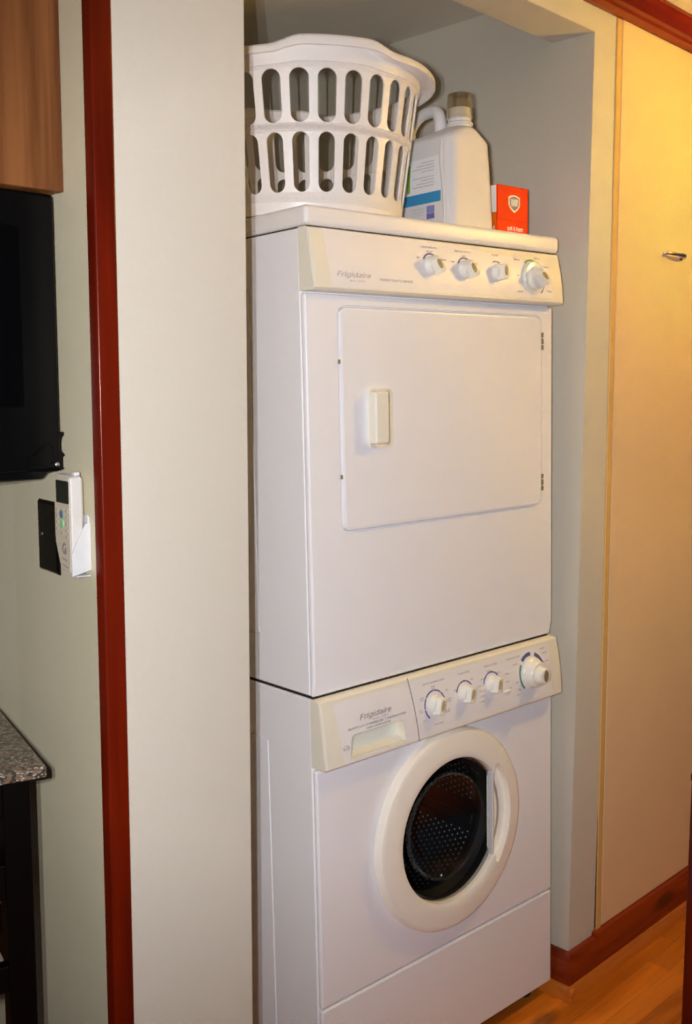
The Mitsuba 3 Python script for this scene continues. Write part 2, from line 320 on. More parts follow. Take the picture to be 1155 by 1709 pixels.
# ================================================================== THE MACHINES
WID, DEP = .686, .70; ZS, ZK, ZBOT, ZCAP, ZTOP = .9202, .3280, .1063, 1.7449, 1.7797
CZ0, CZ1 = 0, 0
class Console:
    """a control panel whose front swells slightly and leans forward towards its lower edge"""
    def __init__(s, z0, z1): s.z0, s.z1 = z0, z1
    def y(s, z):
        w = np.clip((np.asarray(z)-s.z0)/(s.z1-s.z0), 0, 1); return -.0285 + .0165*w - .0035*np.sin(np.pi*w)
    def shell(s, x0, x1):
        zs = np.linspace(s.z0+.004, s.z1-.003, 13); pts = []
        for xa, ins in ((x0, 0), (x1, 0)):
            sg = 1 if xa == x0 else -1
            for z in zs: pts += [(xa+sg*.0045, float(s.y(z)), z), (xa+sg*.0012, float(s.y(z))+.0015, z), (xa, float(s.y(z))+.005, z)]
            for z in (s.z0, s.z1): pts += [(xa+sg*.001, float(s.y(z))+.006, z), (xa+sg*.001, .013, z)]
            for z in (s.z0+.002, s.z1-.002): pts += [(xa, .013, z)]
        return hull(pts)
    def wrap(s, m, lift):
        v = np.array(m.vertices); v[:, 1] = s.y(v[:, 2]) + (v[:, 1] - lift); m = m.copy(); m.vertices = v; return m
    def plate(s, poly, lift=.0004, thick=.0012):
        m = front_ext(poly, 0, thick); m = m.subdivide_to_size(.02); return s.wrap(m, lift)
    def print(s, ms, lift=.0009): return s.wrap(cat(ms), lift)

def knob_parts(key, con, x, z, r, ang, inlay, tall=.024):
    """round control knob with a raised grip bar whose end face carries a dark inlay"""
    y = float(con.y(z))
    a = math.radians(ang); d = np.array([math.cos(a), 0, math.sin(a)]); w = np.array([-math.sin(a), 0, math.cos(a)])
    c = np.array([x, y, z])
    base = front_lathe([(0, 0), (r*1.04, 0), (r*1.04, .0025), (r*.98, .004), (r*.93, .010), (r*.80, .0135), (0, .0145)], x, z, y, 40)
    pts = []
    for q, o, l, h in ((r*.92, .009, r*.66, 0), (r*.86, tall*.8, r*.42, 0), (r*.80, tall, r*.36, 0)):
        for sg in (-1, 1):
            for k in (-1, 1): pts.append(c + sg*q*d + k*l*w + np.array([0, -o, 0]))
            pts.append(c + sg*(q+.0012)*d + np.array([0, -o, 0]))
    bar = hull(pts)
    k = add(key, cat([base, bar]), KNOBP, APPL, 35)
    e = np.linspace(0, 2*np.pi, 25)[:-1]; off = d*r*.12
    lo = Polygon([(.60*r*math.cos(t), .28*r*math.sin(t)) for t in e])
    m = ext(lo, .0006); R = np.eye(4); R[:3, 0] = d; R[:3, 1] = w; R[:3, 2] = (0, -1, 0); R[:3, 3] = c + off + np.array([0, -tall+.0001, 0])
    m.apply_transform(R); add(k+'__pointer_inlay', m, inlay, APPL)
    return k

# ---------------------------------------------------------------- dryer (upper machine)
D = 'clothes_dryer'
tag(D, 'white clothes dryer stacked on top of the washing machine, with a square door', 'dryer')
add(D+'__cabinet', diff(rbox(0, WID, .0125, DEP, ZS+.004, ZCAP-.001, .004), box(-.01, .005, .157, .623, 1.015, 1.653)), ENAMEL, APPL, 30)
add(D+'__side_panel', rbox(-.0002, .0049, .1605, .6195, 1.0185, 1.6495, .002), ENAMEL, APPL, 35)
labels[D+'__side_panel'] = {'label': 'flat panel outlined by a narrow groove in the side'}
add(D+'__top_joint', box(.004, WID-.004, -.006, DEP-.006, ZCAP-.0016, ZCAP+.0016), GAP, APPL)
add(D+'__top_panel', rbox(-.004, WID+.004, -.0135, DEP+.004, ZCAP+.001, ZTOP, .008), ENAMEL_TOP, APPL, 40)
# front with a rounded-rectangle opening for the door
fpts = [(x, y, z) for x in (.005, WID-.005) for (y, z) in ((.005, 1.6300), (.005, .9520), (.0100, .9275), (.010, 1.6300))]
front = rhull(fpts, .0045)
DX0, DX1, DZ0, DZ1 = .0735, .6490, 1.2115, 1.6165
hole = front_ext(rrect(DX0, DX1, DZ0, DZ1, .020), -.02, .0085)
add(D+'__front_panel', diff(front, hole), ENAMEL, APPL, 30)
door = pad(rrect(DX0+.0030, DX1-.0030, DZ0+.0030, DZ1-.0030, .018), .0080, -.0030, .005)
HX0, HX1, HZ0, HZ1 = .1395, .2010, 1.3610, 1.4705
pocket = front_ext(rrect(HX0+.003, HX1-.003, HZ0+.003, HZ1-.003, .010), -.01, .0060)
add(D+'__door', diff(door, pocket), ENAMEL, APPL, 30)
# handle: a cream cup let into the door with a grip bar standing proud of its left half
cup = rrect(HX0, HX1, HZ0, HZ1, .012)
add(D+'__door__handle_frame', front_ext(cup.difference(cup.buffer(-.0042)), -.0055, .0058), CREAM, APPL, 30)
add(D+'__door__handle_cup', front_ext(cup.buffer(-.004), .0036, .0058), CREAM, APPL)
add(D+'__door__handle_grip', rhull([(x, y, z) for (x, y) in ((.1440, -.020), (.1670, -.0215), (.1480, .0), (.1690, -.004)) for z in (1.3745, 1.4590)], .0055), CREAM, APPL, 40)
labels[D+'__door__handle_grip'] = {'label': 'cream plastic pull handle'}
for z0 in (1.5445, 1.2450):
    add(D+'__hinge', cat([box(.6463, .6500, -.0036, .006, z0+.036*f0, z0+.036*f1) for f0, f1 in ((0, .28), (.34, .66), (.72, 1))]), OLIVE, APPL)
for z0 in (1.5140, 1.3100): add(D+'__door_catch', rbox(.0728, .0762, -.0028, .006, z0, z0+.0075, .0008), OLIVE, APPL)
cd = Console(1.6375, 1.7445)
add(D+'__control_panel', cd.shell(-.0005, WID+.0012), CREAM, APPL, 25)
add(D+'__control_panel__print_plate', cd.plate(Polygon([(.0300, 1.7425), (.0380, 1.6430), (.6500, 1.6490), (.6400, 1.7215), (.300, 1.7400)])), PRINTP, APPL)
KD = [(.2880, 1.6945), (.3820, 1.6930), (.4760, 1.6930)]
prn = []
for (x, z), (h1, h2, h3) in zip(KD, (('TEMPERATURE', 'REGULAR', 'DELICATE'), ('END OF CYCLE', 'LOUD', 'OFF'), ('START', '', ''))):
    prn.append(text(h1, x, z+.0325, .0034, width=min(.045, .0042*len(h1)), center=True))
    if h2: prn += [text(h2, x, z+.0250, .0026, center=True), text(h3, x+.034, z+.0120, .0026, center=True), text('LOW', x-.0335, z+.0120, .0026, center=True)]
TXD, TZD = .5880, 1.6880
prn += [text(s, TXD+a, TZD+b, .0026, center=True) for s, a, b in (('TIMED DRY', -.045, .034), ('MORE DRY', .022, .0405), ('COTTONS', .047, .024), ('OFF', -.048, .002), ('AIR FLUFF', -.046, -.030), ('LESS DRY', .048, -.026))]
prn.append(text('HEAVY DUTY DRYER', .1500, 1.6590, .0042, width=.084))
add(D+'__control_panel__lettering', cd.print(prn), INKLT, APPL)
add(D+'__control_panel__logo', cd.print([text('Frigidaire', .0490, 1.6620, .0088, slant=.45, width=.078), text('G A L L E R Y', .0790, 1.6540, .0030, width=.036)]), INKLT, APPL)
labels[D+'__control_panel__logo'] = {'label': 'grey script lettering'}
for (x, z) in KD[:2]: add(D+'__control_panel__dial_mark', cd.print([front_ext(arc_poly(x, z, .0205, .0235, a, b), -.0004, 0) for a, b in ((18, 60), (63, 104), (107, 150))]), BLUE, APPL)
x, z = KD[2]; add(D+'__control_panel__dial_mark', cd.print([front_ext(arc_poly(x, z, .0210, .0232, 62, 118), -.0004, 0)]), BLUE, APPL)
add(D+'__control_panel__dial_mark', cd.print([front_ext(arc_poly(TXD, TZD, .0345, .0385, 30, 125), -.0004, 0)]), GREEN, APPL)
add(D+'__control_panel__dial_mark', cd.print([front_ext(arc_poly(TXD, TZD, .0345, .0370, -55, -10), -.0004, 0)]), BLUE, APPL)
for x, z in KD[:2]: knob_parts(D+'__knob', cd, x, z, .0172, -52+180, OLIVE)
knob_parts(D+'__knob', cd, KD[2][0], KD[2][1], .0160, 95, OLIVE)
yt = float(cd.y(TZD))
kt = add(D+'__timer_dial', front_lathe([(0, 0), (.0335, 0), (.0335, .003), (.0315, .0055), (.0240, .0065), (.0225, .014), (.0200, .0165), (0, .0175)], TXD, TZD, yt, 64), KNOBP, APPL, 30)
add(kt+'__rim', front_lathe([(.0322, .0040), (.0334, .0046), (.0338, .0030), (.0338, .0012), (.0322, .0012)], TXD, TZD, yt-.0004, 64), POCKET, APPL, 30)
def grip(key, x, z, y, r, tall, ang, inlay):
    a = math.radians(ang); d = np.array([math.cos(a), 0, math.sin(a)]); w = np.array([-math.sin(a), 0, math.cos(a)]); c = np.array([x, y, z]); pts = []
    for q, o, l in ((r, .014, r*.55), (r*.93, tall*.85, r*.40), (r*.84, tall, r*.30)):
        for sg in (-1, 1):
            for k in (-1, 1): pts.append(c + sg*q*d + k*l*w + np.array([0, -o, 0]))
            pts.append(c + sg*(q+.0015)*d + np.array([0, -o, 0]))
    add(key+'__grip', hull(pts), KNOBP, APPL, 35)
    e = np.linspace(0, 2*np.pi, 25)[:-1]; m = ext(Polygon([(.58*r*math.cos(t), .25*r*math.sin(t)) for t in e]), .0006)
    R = np.eye(4); R[:3, 0] = d; R[:3, 1] = w; R[:3, 2] = (0, -1, 0); R[:3, 3] = c + d*r*.2 + np.array([0, -tall+.0001, 0]); m.apply_transform(R)
    add(key+'__pointer_inlay', m, inlay, APPL)
grip(kt, TXD, TZD, yt, .0185, .034, 145, OLIVE)

# ---------------------------------------------------------------- washer (lower machine)
Wm = 'washing_machine'
tag(Wm, 'white front-loading washing machine with a round glass door under the dryer', 'washing machine')
add(Wm+'__cabinet', rbox(0, WID, .0125, DEP, ZBOT+.004, ZS-.001, .004), ENAMEL, APPL, 30)
add(Wm+'__side_panel', rbox(-.0002, .0049, .1430, .6100, .1700, .8120, .002), ENAMEL, APPL, 35)
CX, CZ, RO, RI = .3430, .5800, .2080, .1470
wf = rhull([(x, y, z) for x in (.005, WID-.005) for y in (.005, .0085) for z in (ZK+.0065, .7830)], .0045)
drumcut = front_lathe([(0, -.1), (RI+.012, -.1), (RI+.012, .1), (0, .1)], CX, CZ, 0, 64)
add(Wm+'__front_panel', diff(wf, drumcut), ENAMEL, APPL, 30)
add(Wm+'__kick_panel', rhull([(x, y, z) for x in (.005, WID-.005) for y in (.005, .0085) for z in (ZBOT+.0045, ZK-.0060)], .0045), ENAMEL, APPL, 30)
for fx, fy in ((.045, .05), (WID-.045, .05), (.045, DEP-.06), (WID-.045, DEP-.06)):
    zf = (.082 - AP3[2, 0]*fx - AP3[2, 1]*fy)/AP3[2, 2] + .001
    m = lathe([(0, zf), (.020, zf), (.021, zf+.006), (.012, zf+.010), (.0085, zf+.012), (.0085, ZBOT+.012), (0, ZBOT+.012)], 24); m.apply_translation((fx, fy, 0))
    add(Wm+'__foot', m, RUBBER, APPL, 30)
add(Wm+'__stacking_strip', box(.004, WID-.004, .010, DEP-.01, ZS-.0012, ZS+.0004), GAP, APPL)
add(Wm+'__base_rail', box(.02, WID-.02, .03, .06, ZBOT-.012, ZBOT+.01), GAP, APPL)
cw = Console(.7925, ZS-.0015)
shell = cw.shell(-.0005, WID+.0005)
SX0, SX1, SZ0, SZ1 = .0640, .1990, .8050, .8460
slot_poly = Polygon([(SX0+.006, SZ1), (SX1-.010, SZ1), (SX1-.003, SZ1-.006), (SX1, SZ0), (SX0-.006, SZ0), (SX0+.001, SZ1-.004)])
slot = front_ext(slot_poly, -.06, -.0015)
add(Wm+'__control_panel', diff(shell, slot), CREAM, APPL, 25)
# finger pocket of the detergent drawer
back = front_ext(slot_poly.buffer(-.0008), -.0028, -.0016)
ramp = hull([(x, y, z) for x in (SX0-.004, SX1-.002) for (y, z) in ((-.0250, SZ0+.0004), (-.0025, SZ0+.0004), (-.0025, SZ0+.006))])
add(Wm+'__detergent_drawer__pocket', back, POCKET, APPL); add(Wm+'__detergent_drawer__pocket_lip', ramp, CREAM, APPL)
dp = Polygon([(.0290, ZS-.0120), (.0440, .8010), (.2330, .8010), (.2195, ZS-.0120)]).difference(slot_poly.buffer(.0012))
add(Wm+'__detergent_drawer__face', cw.plate(dp), PRINTP, APPL)
add(Wm+'__control_panel__print_plate', cw.plate(Polygon([(.2220, ZS-.0100), (.2365, .8000), (.6520, .8020), (.6480, ZS-.0100)])), PRINTP, APPL)
add(Wm+'__control_panel__drawer_seam', cw.plate(Polygon([(.2196, ZS-.002), (.2346, .7950), (.2358, .7950), (.2208, ZS-.002)]), .0007), SEAM, APPL)
KW = [(.2835, .8550, .0185), (.3715, .8590, .0175), (.4540, .8610, .0175)]
TXW, TZW = .5835, .8590
prn = []
for (x, z, r), hd, dy in zip(KW, ('WATER TEMPERATURES', 'SPIN SPEED', 'WASH OPTIONS'), (.042, .0385, .0365)):
    prn.append(text(hd, x+.004, z+dy, .0034, width=.0034*len(hd), center=True))
for s, a, b in (('WARM', 0, .034), ('COLD', 0, .0300), ('WARM', -.034, .018), ('COLD', -.034, .0140), ('HOT', -.040, -.004), ('COLD', -.040, -.008), ('COOL', .036, .020), ('COLD', .041, .002), ('RINSE', .041, -.002), ('EXTRA', .034, -.018), ('RINSE', .034, -.022), ('TAP', -.034, -.026), ('WASH / RINSE', .006, -.0390)):
    prn.append(text(s, KW[0][0]+a, KW[0][1]+b, .0026, center=True))
for s, a, b in (('LOW', -.028, .010), ('MAX', .024, .0225), ('HIGH', .044, .004), ('MED', .046, -.006), ('LOW', .048, -.017), ('NO SPIN', .047, -.028)): prn.append(text(s, KW[1][0]+a, KW[1][1]+b, .0026, center=True))
for s, a, b in (('LIGHT', -.028, .014), ('MEDIUM', -.004, .026), ('HEAVY', .024, .018), ('SIGNAL', .050, .010), ('EXTRA', .048, -.006), ('ON', .040, -.020), ('OFF', .056, -.020)): prn.append(text(s, KW[2][0]+a, KW[2][1]+b, .0026, center=True))
for s, a, b in (('PRESOAK', .045, .0430), ('REGULAR', .050, .0330), ('CASUAL', -.050, .0260), ('DELICATE', .052, .0150), ('SPIN', -.050, -.012), ('RINSE', -.044, -.028), ('FINAL', -.050, -.038), ('OFF', .050, -.030)): prn.append(text(s, TXW+a, TZW+b, .0028, center=True))
prn.append(text('CYCLE SELECTOR', TXW-.055, TZW+.0400, .0034, width=.045, center=True))
for k in range(4): prn.append(front_ext(Point(KW[1][0]+.0545, KW[1][1]+.005-.0108*k).buffer(.0013), -.0004, 0))
add(Wm+'__control_panel__lettering', cw.print(prn), INKLT, APPL)
add(Wm+'__detergent_drawer__lettering', cw.print([text('HEAVY DUTY COMMERCIAL CONSTRUCTION', .0560, .8560, .0038, width=.146), text('FRONT LOADING WASHER', .1020, .8500, .0026, width=.060)]), INK, APPL)
add(Wm+'__detergent_drawer__logo', cw.print([text('Frigidaire', .0860, .8690, .0098, slant=.45, width=.078), text('G A L L E R Y', .1180, .8630, .0028, width=.040)]), INK, APPL)
labels[Wm+'__detergent_drawer__logo'] = {'label': 'grey script lettering'}
# small star-in-arc efficiency mark
ex, ez = .0490, .8250
add(Wm+'__detergent_drawer__emblem', cw.print([front_ext(arc_poly(ex, ez-.001, .0068, .0076, 10, 175), -.0004, 0), text('energy', ex-.0075, ez-.0020, .0045, slant=.35, width=.015), front_ext(Polygon([(ex+.004+.0030*(1 if k % 2 == 0 else .4)*math.cos(math.pi/2+k*math.pi/5), ez+.0035+.0030*(1 if k % 2 == 0 else .4)*math.sin(math.pi/2+k*math.pi/5)) for k in range(10)]), -.0004, 0)]), INKLT, APPL)
x, z, r = KW[0]; add(Wm+'__control_panel__dial_mark', cw.print([front_ext(arc_poly(x, z, .0268, .0295, a, b), -.0004, 0) for a, b in ((-52, 8), (12, 48), (52, 88), (92, 140), (144, 186), (190, 232))]), BLUE, APPL)
x, z, r = KW[1]; add(Wm+'__control_panel__dial_mark', cw.print([front_ext(arc_poly(x, z, .0235, .0260, a, b), -.0004, 0) for a, b in ((35, 75), (78, 118), (121, 165))]), BLUE, APPL)
x, z, r = KW[2]; add(Wm+'__control_panel__dial_mark', cw.print([front_ext(arc_poly(x, z, .0235, .0262, a, b), -.0004, 0) for a, b in ((35, 62), (66, 118), (122, 168))]), BLUE, APPL)
add(Wm+'__control_panel__dial_mark', cw.print([front_ext(arc_poly(TXW, TZW, .0365, .0440, a, b), -.0004, 0) for a, b in ((86, 132), (14, 66))]), BLUE, APPL)
add(Wm+'__control_panel__dial_mark', cw.print([front_ext(arc_poly(TXW, TZW, .0370, .0410, 145, 225), -.0004, 0)]), TEAL, APPL)
for x, z, r in KW: knob_parts(Wm+'__knob', cw, x, z, r, 78, TAN, .0225)
for k, (x, z, r) in enumerate(KW[2:]):  # small signal slide under the third knob
    add(Wm+'__signal_button', rbox(x+.036, x+.054, float(cw.y(z-.026))-.005, float(cw.y(z-.026))+.004, z-.0265, z-.0215, .002), KNOBP, APPL, 35)
yt = float(cw.y(TZW))
kt = add(Wm+'__timer_dial', front_lathe([(0, 0), (.0345, 0), (.0345, .003), (.0325, .007), (.0285, .010), (.0275, .020), (.0255, .0225), (.0195, .0235), (.0185, .026), (0, .027)], TXW, TZW, yt, 64), KNOBP, APPL, 30)
add(kt+'__grip', front_lathe([(0, .024), (.0180, .024), (.0165, .036), (.0150, .0385), (0, .0390)], TXW, TZW, yt, 40), KNOBP, APPL, 30)
e = np.linspace(0, 2*np.pi, 29)[:-1]; add(kt+'__pointer_inlay', front_ext(Polygon([(TXW+.0075*math.cos(t)+.001, TZW+.0125*math.sin(t)) for t in e]), yt-.0394, yt-.0389), OLIVE, APPL)

# ---- round door
CH = CX + .1215                                              # chord on the latch side
ring = front_lathe([(RI, .0), (RI, .014), (RI+.002, .0195), (RI+.007, .0220), (RI+.020, .0230), (RO-.012, .0205), (RO-.005, .0175), (RO-.0012, .0120), (RO, .006), (RO, .0), (RI, .0)], CX, CZ, -.0008, 96)
circ = Point(CX, CZ).buffer(.1690, quad_segs=32)
pk = circ.intersection(sbox(CH, CZ-.3, CX+.3, CZ+.3)).buffer(-.006).buffer(.006)
ring = diff(ring, front_ext(pk, -.06, -.0060))
add(Wm+'__door__ring', ring, RING, APPL, 32); labels[Wm+'__door__ring'] = {'label': 'broad cream plastic ring'}
zc = math.sqrt(RI**2 - .1215**2) + .002
seg = Point(CX, CZ).buffer(RI+.001, quad_segs=32).intersection(sbox(CH-.004, CZ-.3, CX+.3, CZ+.3))
add(Wm+'__door__pull_recess', front_ext(seg, -.0070, -.0020), RING, APPL)
add(Wm+'__door__latch_strip', rbox(CH-.0060, CH-.0005, -.0195, -.0060, CZ-zc-.006, CZ+zc+.006, .002), STRIP, APPL, 30)
labels[Wm+'__door__latch_strip'] = {'label': 'light grey upright strip at the latch side of the glass'}
# glass bowl, drum, perforations
bowl = [(RI+.001, .008), (RI-.004, .006)] + [(RI*.96*math.cos(a), .004-.095*math.sin(a)) for a in np.linspace(.03, math.pi/2, 20)]
bm = front_lathe(bowl, CX, CZ, -.0008, 72)
add(Wm+'__door__glass', bm, GLASS, APPL, True); labels[Wm+'__door__glass'] = {'label': 'dark round bowl of window glass'}
gask = front_lathe([(RI+.011, .0), (RI+.011, -.030), (RI-.004, -.045), (RI-.006, -.035), (RI+.004, -.020), (RI+.004, .0), (RI+.011, .0)], CX, CZ, 0, 64)
add(Wm+'__door_gasket', gask, RUBBER, APPL, 30)
RD, Y0, Y1 = .235, .062, .46
drum = front_lathe([(RI+.002, -Y0), (RD, -Y0-.006), (RD, -Y1), (.04, -Y1-.03), (0, -Y1-.03), (0, -Y1-.034), (.04, -Y1-.034), (RD+.004, -Y1-.004), (RD+.004, -Y0), (RI+.002, -Y0+.004), (RI+.002, -Y0)], CX, CZ, 0, 72)
# the cabinet must be open for the drum
cab = rbox(0, WID, .0125, DEP, ZBOT+.004, ZS-.001, .004)
core = front_lathe([(0, .1), (RD+.006, .1), (RD+.006, -Y1-.05), (0, -Y1-.05)], CX, CZ, 0, 64)
del scene[Wm+'__cabinet']; add(Wm+'__cabinet', diff(cab, core, box(-.01, .005, .1395, .6135, .1665, .8155)), ENAMEL, APPL, 30)
add(Wm+'__drum', drum, DRUM, APPL, 30)
dots = []
bump = hull([(math.cos(a)*.0024, math.sin(a)*.0024, 0) for a in np.arange(6)*math.pi/3] + [(0, 0, .0014)])
for iy in range(29):
    for ia in range(112):
        a = (ia + .5*(iy % 2))*2*math.pi/112; y = Y0+.02+iy*.0125
        m = bump.copy(); n = np.array([-math.cos(a), 0, -math.sin(a)]); R = np.eye(4); R[:3, 2] = n; R[:3, 1] = (0, 1, 0); R[:3, 0] = np.cross(R[:3, 1], n); R[:3, 3] = (CX-n[0]*(RD-.0002), y, CZ-n[2]*(RD-.0002)); m.apply_transform(R); dots.append(m)
for rr in np.arange(.05, RD-.01, .0125):
    for a in np.arange(0, 2*math.pi, .0125/rr):
        m = bump.copy(); R = np.eye(4); R[:3, 0] = (1, 0, 0); R[:3, 1] = (0, 0, 1); R[:3, 2] = (0, -1, 0)
        yb = Y1 + (.03*(RD-rr)/(RD-.04)); R[:3, 3] = (CX+rr*math.cos(a), yb-.0002, CZ+rr*math.sin(a)); m.apply_transform(R); dots.append(m)
k = add(Wm+'__drum__perforations', cat(dots), DOT, APPL); labels[k] = {'label': 'rows of small bright drum perforations', 'kind': 'stuff'}
for a in (100, 220, 340):
    a = math.radians(a); n = np.array([math.cos(a), 0, math.sin(a)]); w = np.array([-math.sin(a), 0, math.cos(a)]); c = np.array([CX, 0, CZ])
    add(Wm+'__drum__paddle', rhull([c + n*(RD-q) + w*l*s + np.array([0, y, 0]) for q, l in ((.004, .028), (.050, .010)) for s in (-1, 1) for y in (Y0+.03, Y1-.02)], .004), DRUM, APPL, 35)

# ================================================================== ON TOP OF THE DRYER
# ---------------------------------------------------------------- laundry basket
BX, BY, RB, RT, RR, BH = .174, .205, .186, .2265, .2525, .268
B = 'laundry_basket'
tag(B, 'round white plastic laundry basket with two rows of tall slots, on top of the dryer', 'basket')
AZ = math.atan2(-.76, -.65)                                  # where its raised rim part faces
def brad(z): return RB + (RT-RB)*z/BH
NS = 28; STEP = 2*math.pi/NS; RM = .206
z_top = BH-.006
sheet = sbox(-math.pi*RM, .0, math.pi*RM, z_top)
holes = []
for i in range(NS):
    u = ((i*STEP + math.pi) % (2*math.pi) - math.pi)*RM
    for za, zb, wd in ((.1490, .2360, .0330), (.0350, .1340, .0288)):
        w = wd*.5*RM/brad((za+zb)/2)
        holes.append(LineString([(u, za+w), (u, zb-w)]).buffer(w, quad_segs=8))
sheet = sheet.difference(unary_union(holes)).segmentize(.012)
shm = ext(sheet, .0032); shm = shm.subdivide_to_size(.016)
v = np.array(shm.vertices); th = v[:, 0]/RM + AZ; rr = brad(v[:, 1]) - .0032 + v[:, 2]
shm.vertices = np.stack([BX + rr*np.cos(th), BY + rr*np.sin(th), ZTOP + .0005 + v[:, 1]], -1)
add(B+'__slotted_wall', shm, BASKET, APPL, 40)
def wave(t):
    d = np.abs((t-AZ-.27+math.pi) % math.pi - 0); d = np.minimum(d, math.pi-d); x = np.clip((.48-d)/.24, 0, 1); return .0135*x*x*(3-2*x)
prof = [(RT-.0045, BH-.026), (RT-.0012, BH-.026), (RT+.0005, BH-.008), (RR-.006, BH-.0035), (RR-.001, BH-.006), (RR, BH-.0145), (RR+.0030, BH-.0145), (RR+.0032, BH-.006), (RR-.001, BH-.0005), (RR-.006, BH+.0010), (RT, BH+.0002), (RT-.0040, BH-.004)]
N = 180; ts = np.arange(N)*2*math.pi/N; pv = []
for t in ts: pv += [(BX + r*math.cos(t), BY + r*math.sin(t), ZTOP + h + float(wave(t))*min(1, max(0, (h-BH+.034)/.026))) for r, h in prof]
M = len(prof); pf = []
for i in range(N):
    for j in range(M):
        a, b, c, d = i*M+j, ((i+1) % N)*M+j, ((i+1) % N)*M+(j+1) % M, i*M+(j+1) % M; pf += [(a, b, c), (a, c, d)]
rim = trimesh.Trimesh(pv, pf, process=False); rim.fix_normals()
add(B+'__rim', rim, BASKET, APPL, 40)
bot = lathe([(0, .0005), (RB-.004, .0005), (RB, .003), (RB-.001, .006), (RB-.006, .006), (RB-.010, .004), (0, .004)], 72); bot.apply_translation((BX, BY, ZTOP))
add(B+'__bottom', bot, BASKET, APPL, 30)
# ---------------------------------------------------------------- detergent jug
G = 'detergent_jug'
tag(G, 'white plastic detergent jug with a clear cap and a blue-banded label, beside the basket', 'jug')
GX0, GX1, GY0, GY1 = .4090, .5460, .0360, .2150
def ring_pts(x0, x1, y0, y1, z, r, n=6):
    c = np.asarray(sbox(x0+r, y0+r, x1-r, y1-r).buffer(r, quad_segs=n).exterior.coords)[:-1]; return np.stack([c[:, 0], c[:, 1], np.full(len(c), z)], -1)
lv = [(0, 0, .004, .022), (.001, .001, .014, .022), (.003, .002, .100, .022), (.0065, .004, .178, .024), (.0105, .008, .188, .026)]
body = hull(np.vstack([ring_pts(GX0+a*.9, GX1-a*1.3, GY0+b, GY1-b, ZTOP+.0006+h - (.004 if i == 0 else 0), r) for i, (a, b, h, r) in enumerate(lv)] +
                      [ring_pts(.4480, .5060, .0480, .1050, ZTOP+.2070, .024), ring_pts(.4420, .5150, .0440, .150, ZTOP+.200, .028)]))
add(G+'__body', body, JUG, APPL, 35)
NX, NY = .4790, .0760
nk = lathe([(0, .200), (.0255, .200), (.0255, .212), (.0275, .2135), (.0275, .2165), (.0250, .218), (.0235, .220), (.0235, .226), (.0250, .2275), (.0250, .2300), (.0232, .2315), (.0225, .246), (.0180, .247), (0, .247)], 40); nk.apply_translation((NX, NY, ZTOP))
add(G+'__neck', nk, JUG, APPL, 30)
cp = lathe([(.0262, .2245), (.0268, .2245), (.0240, .2720), (.0225, .2745), (0, .2745), (0, .2735), (.0222, .2735), (.0232, .2715), (.0258, .2245)], 48); cp.apply_translation((NX, NY, ZTOP))
add(G+'__cap', cp, CAPM, APPL, True); labels[G+'__cap'] = {'label': 'clear grey measuring cap'}
hp = smooth_path([(.4660, .1150, ZTOP+.195), (.4640, .1150, ZTOP+.222), (.4640, .1220, ZTOP+.245), (.4650, .1480, ZTOP+.252), (.4660, .1800, ZTOP+.246), (.4680, .2040, ZTOP+.226), (.4690, .2060, ZTOP+.195), (.4690, .2000, ZTOP+.165)], 44)
add(G+'__handle', tube(hp, np.interp(np.linspace(0, 1, 44), [0, .2, .5, .8, 1], [.0150, .0125, .0115, .0125, .0140]), 16), JUG, APPL, 40)
# printed label on the side that faces the basket: flat print, on the body's own surface
def side_patch(y0, y1, z0, z1, lift):
    n = 6; vs = []; fs = []
    for j in range(n+1):
        z = z0 + (z1-z0)*j/n; xs = GX0 + float(np.interp(z, [.014, .100, .178], [.0009, .0027, .00585])) - lift
        for yy in (y0, y1): vs += [(xs, yy, ZTOP+z), (xs+.0015, yy, ZTOP+z)]
    for j in range(n):
        a, b = 4*j, 4*(j+1); fs += [(a, b, b+2), (a, b+2, a+2), (a, a+1, b+1), (a, b+1, b), (a+2, b+2, b+3), (a+2, b+3, a+3)]
    m = trimesh.Trimesh(vs, fs, process=False); m.fix_normals(); return m
bd = smooth_path([(GX0+.0068, .0660, ZTOP+.178), (GX0+.0052, .0655, ZTOP+.130), (GX0+.0040, .0600, ZTOP+.090), (GX0+.0030, .0560, ZTOP+.050), (GX0+.0022, .0570, ZTOP+.014)], 24)
add(G+'__side_ridge', tube(bd, np.interp(np.linspace(0, 1, 24), [0, .2, .8, 1], [.0025, .0045, .0045, .0025]), 10), JUG, APPL, 40)
add(G+'__label', side_patch(.0650, .1950, .0200, .1480, .0002), LABELW, APPL); labels[G+'__label'] = {'label': 'printed paper label with a blue band'}
add(G+'__label__blue_band', side_patch(.0660, .1850, .0585, .0795, .0005), LBLUE, APPL)
add(G+'__label__green_band', side_patch(.1520, .1600, .0850, .1400, .0005), LGREEN, APPL)
add(G+'__label__violet_square', side_patch(.0830, .1045, .0380, .0530, .0005), LVIO, APPL)
add(G+'__label__violet_bar', side_patch(.0830, .1045, .0270, .0375, .0005), LVIO2, APPL)
for ks, f in ((range(4), lambda k: (.0850, .1450-.012*(k % 3), .0920+.0058*k, .0945+.0058*k)), (range(5, 9), lambda k: (.0850, .1450-.012*(k % 3), .0920+.0058*k, .0945+.0058*k)), (range(4), lambda k: (.1120, .1450, .0300+.0060*k, .0325+.0060*k))):
    k0 = add(G+'__label__small_print', cat([side_patch(*f(k), .0004) for k in ks]), LGREY, APPL); labels[k0] = {'label': 'block of small grey print', 'kind': 'stuff'}
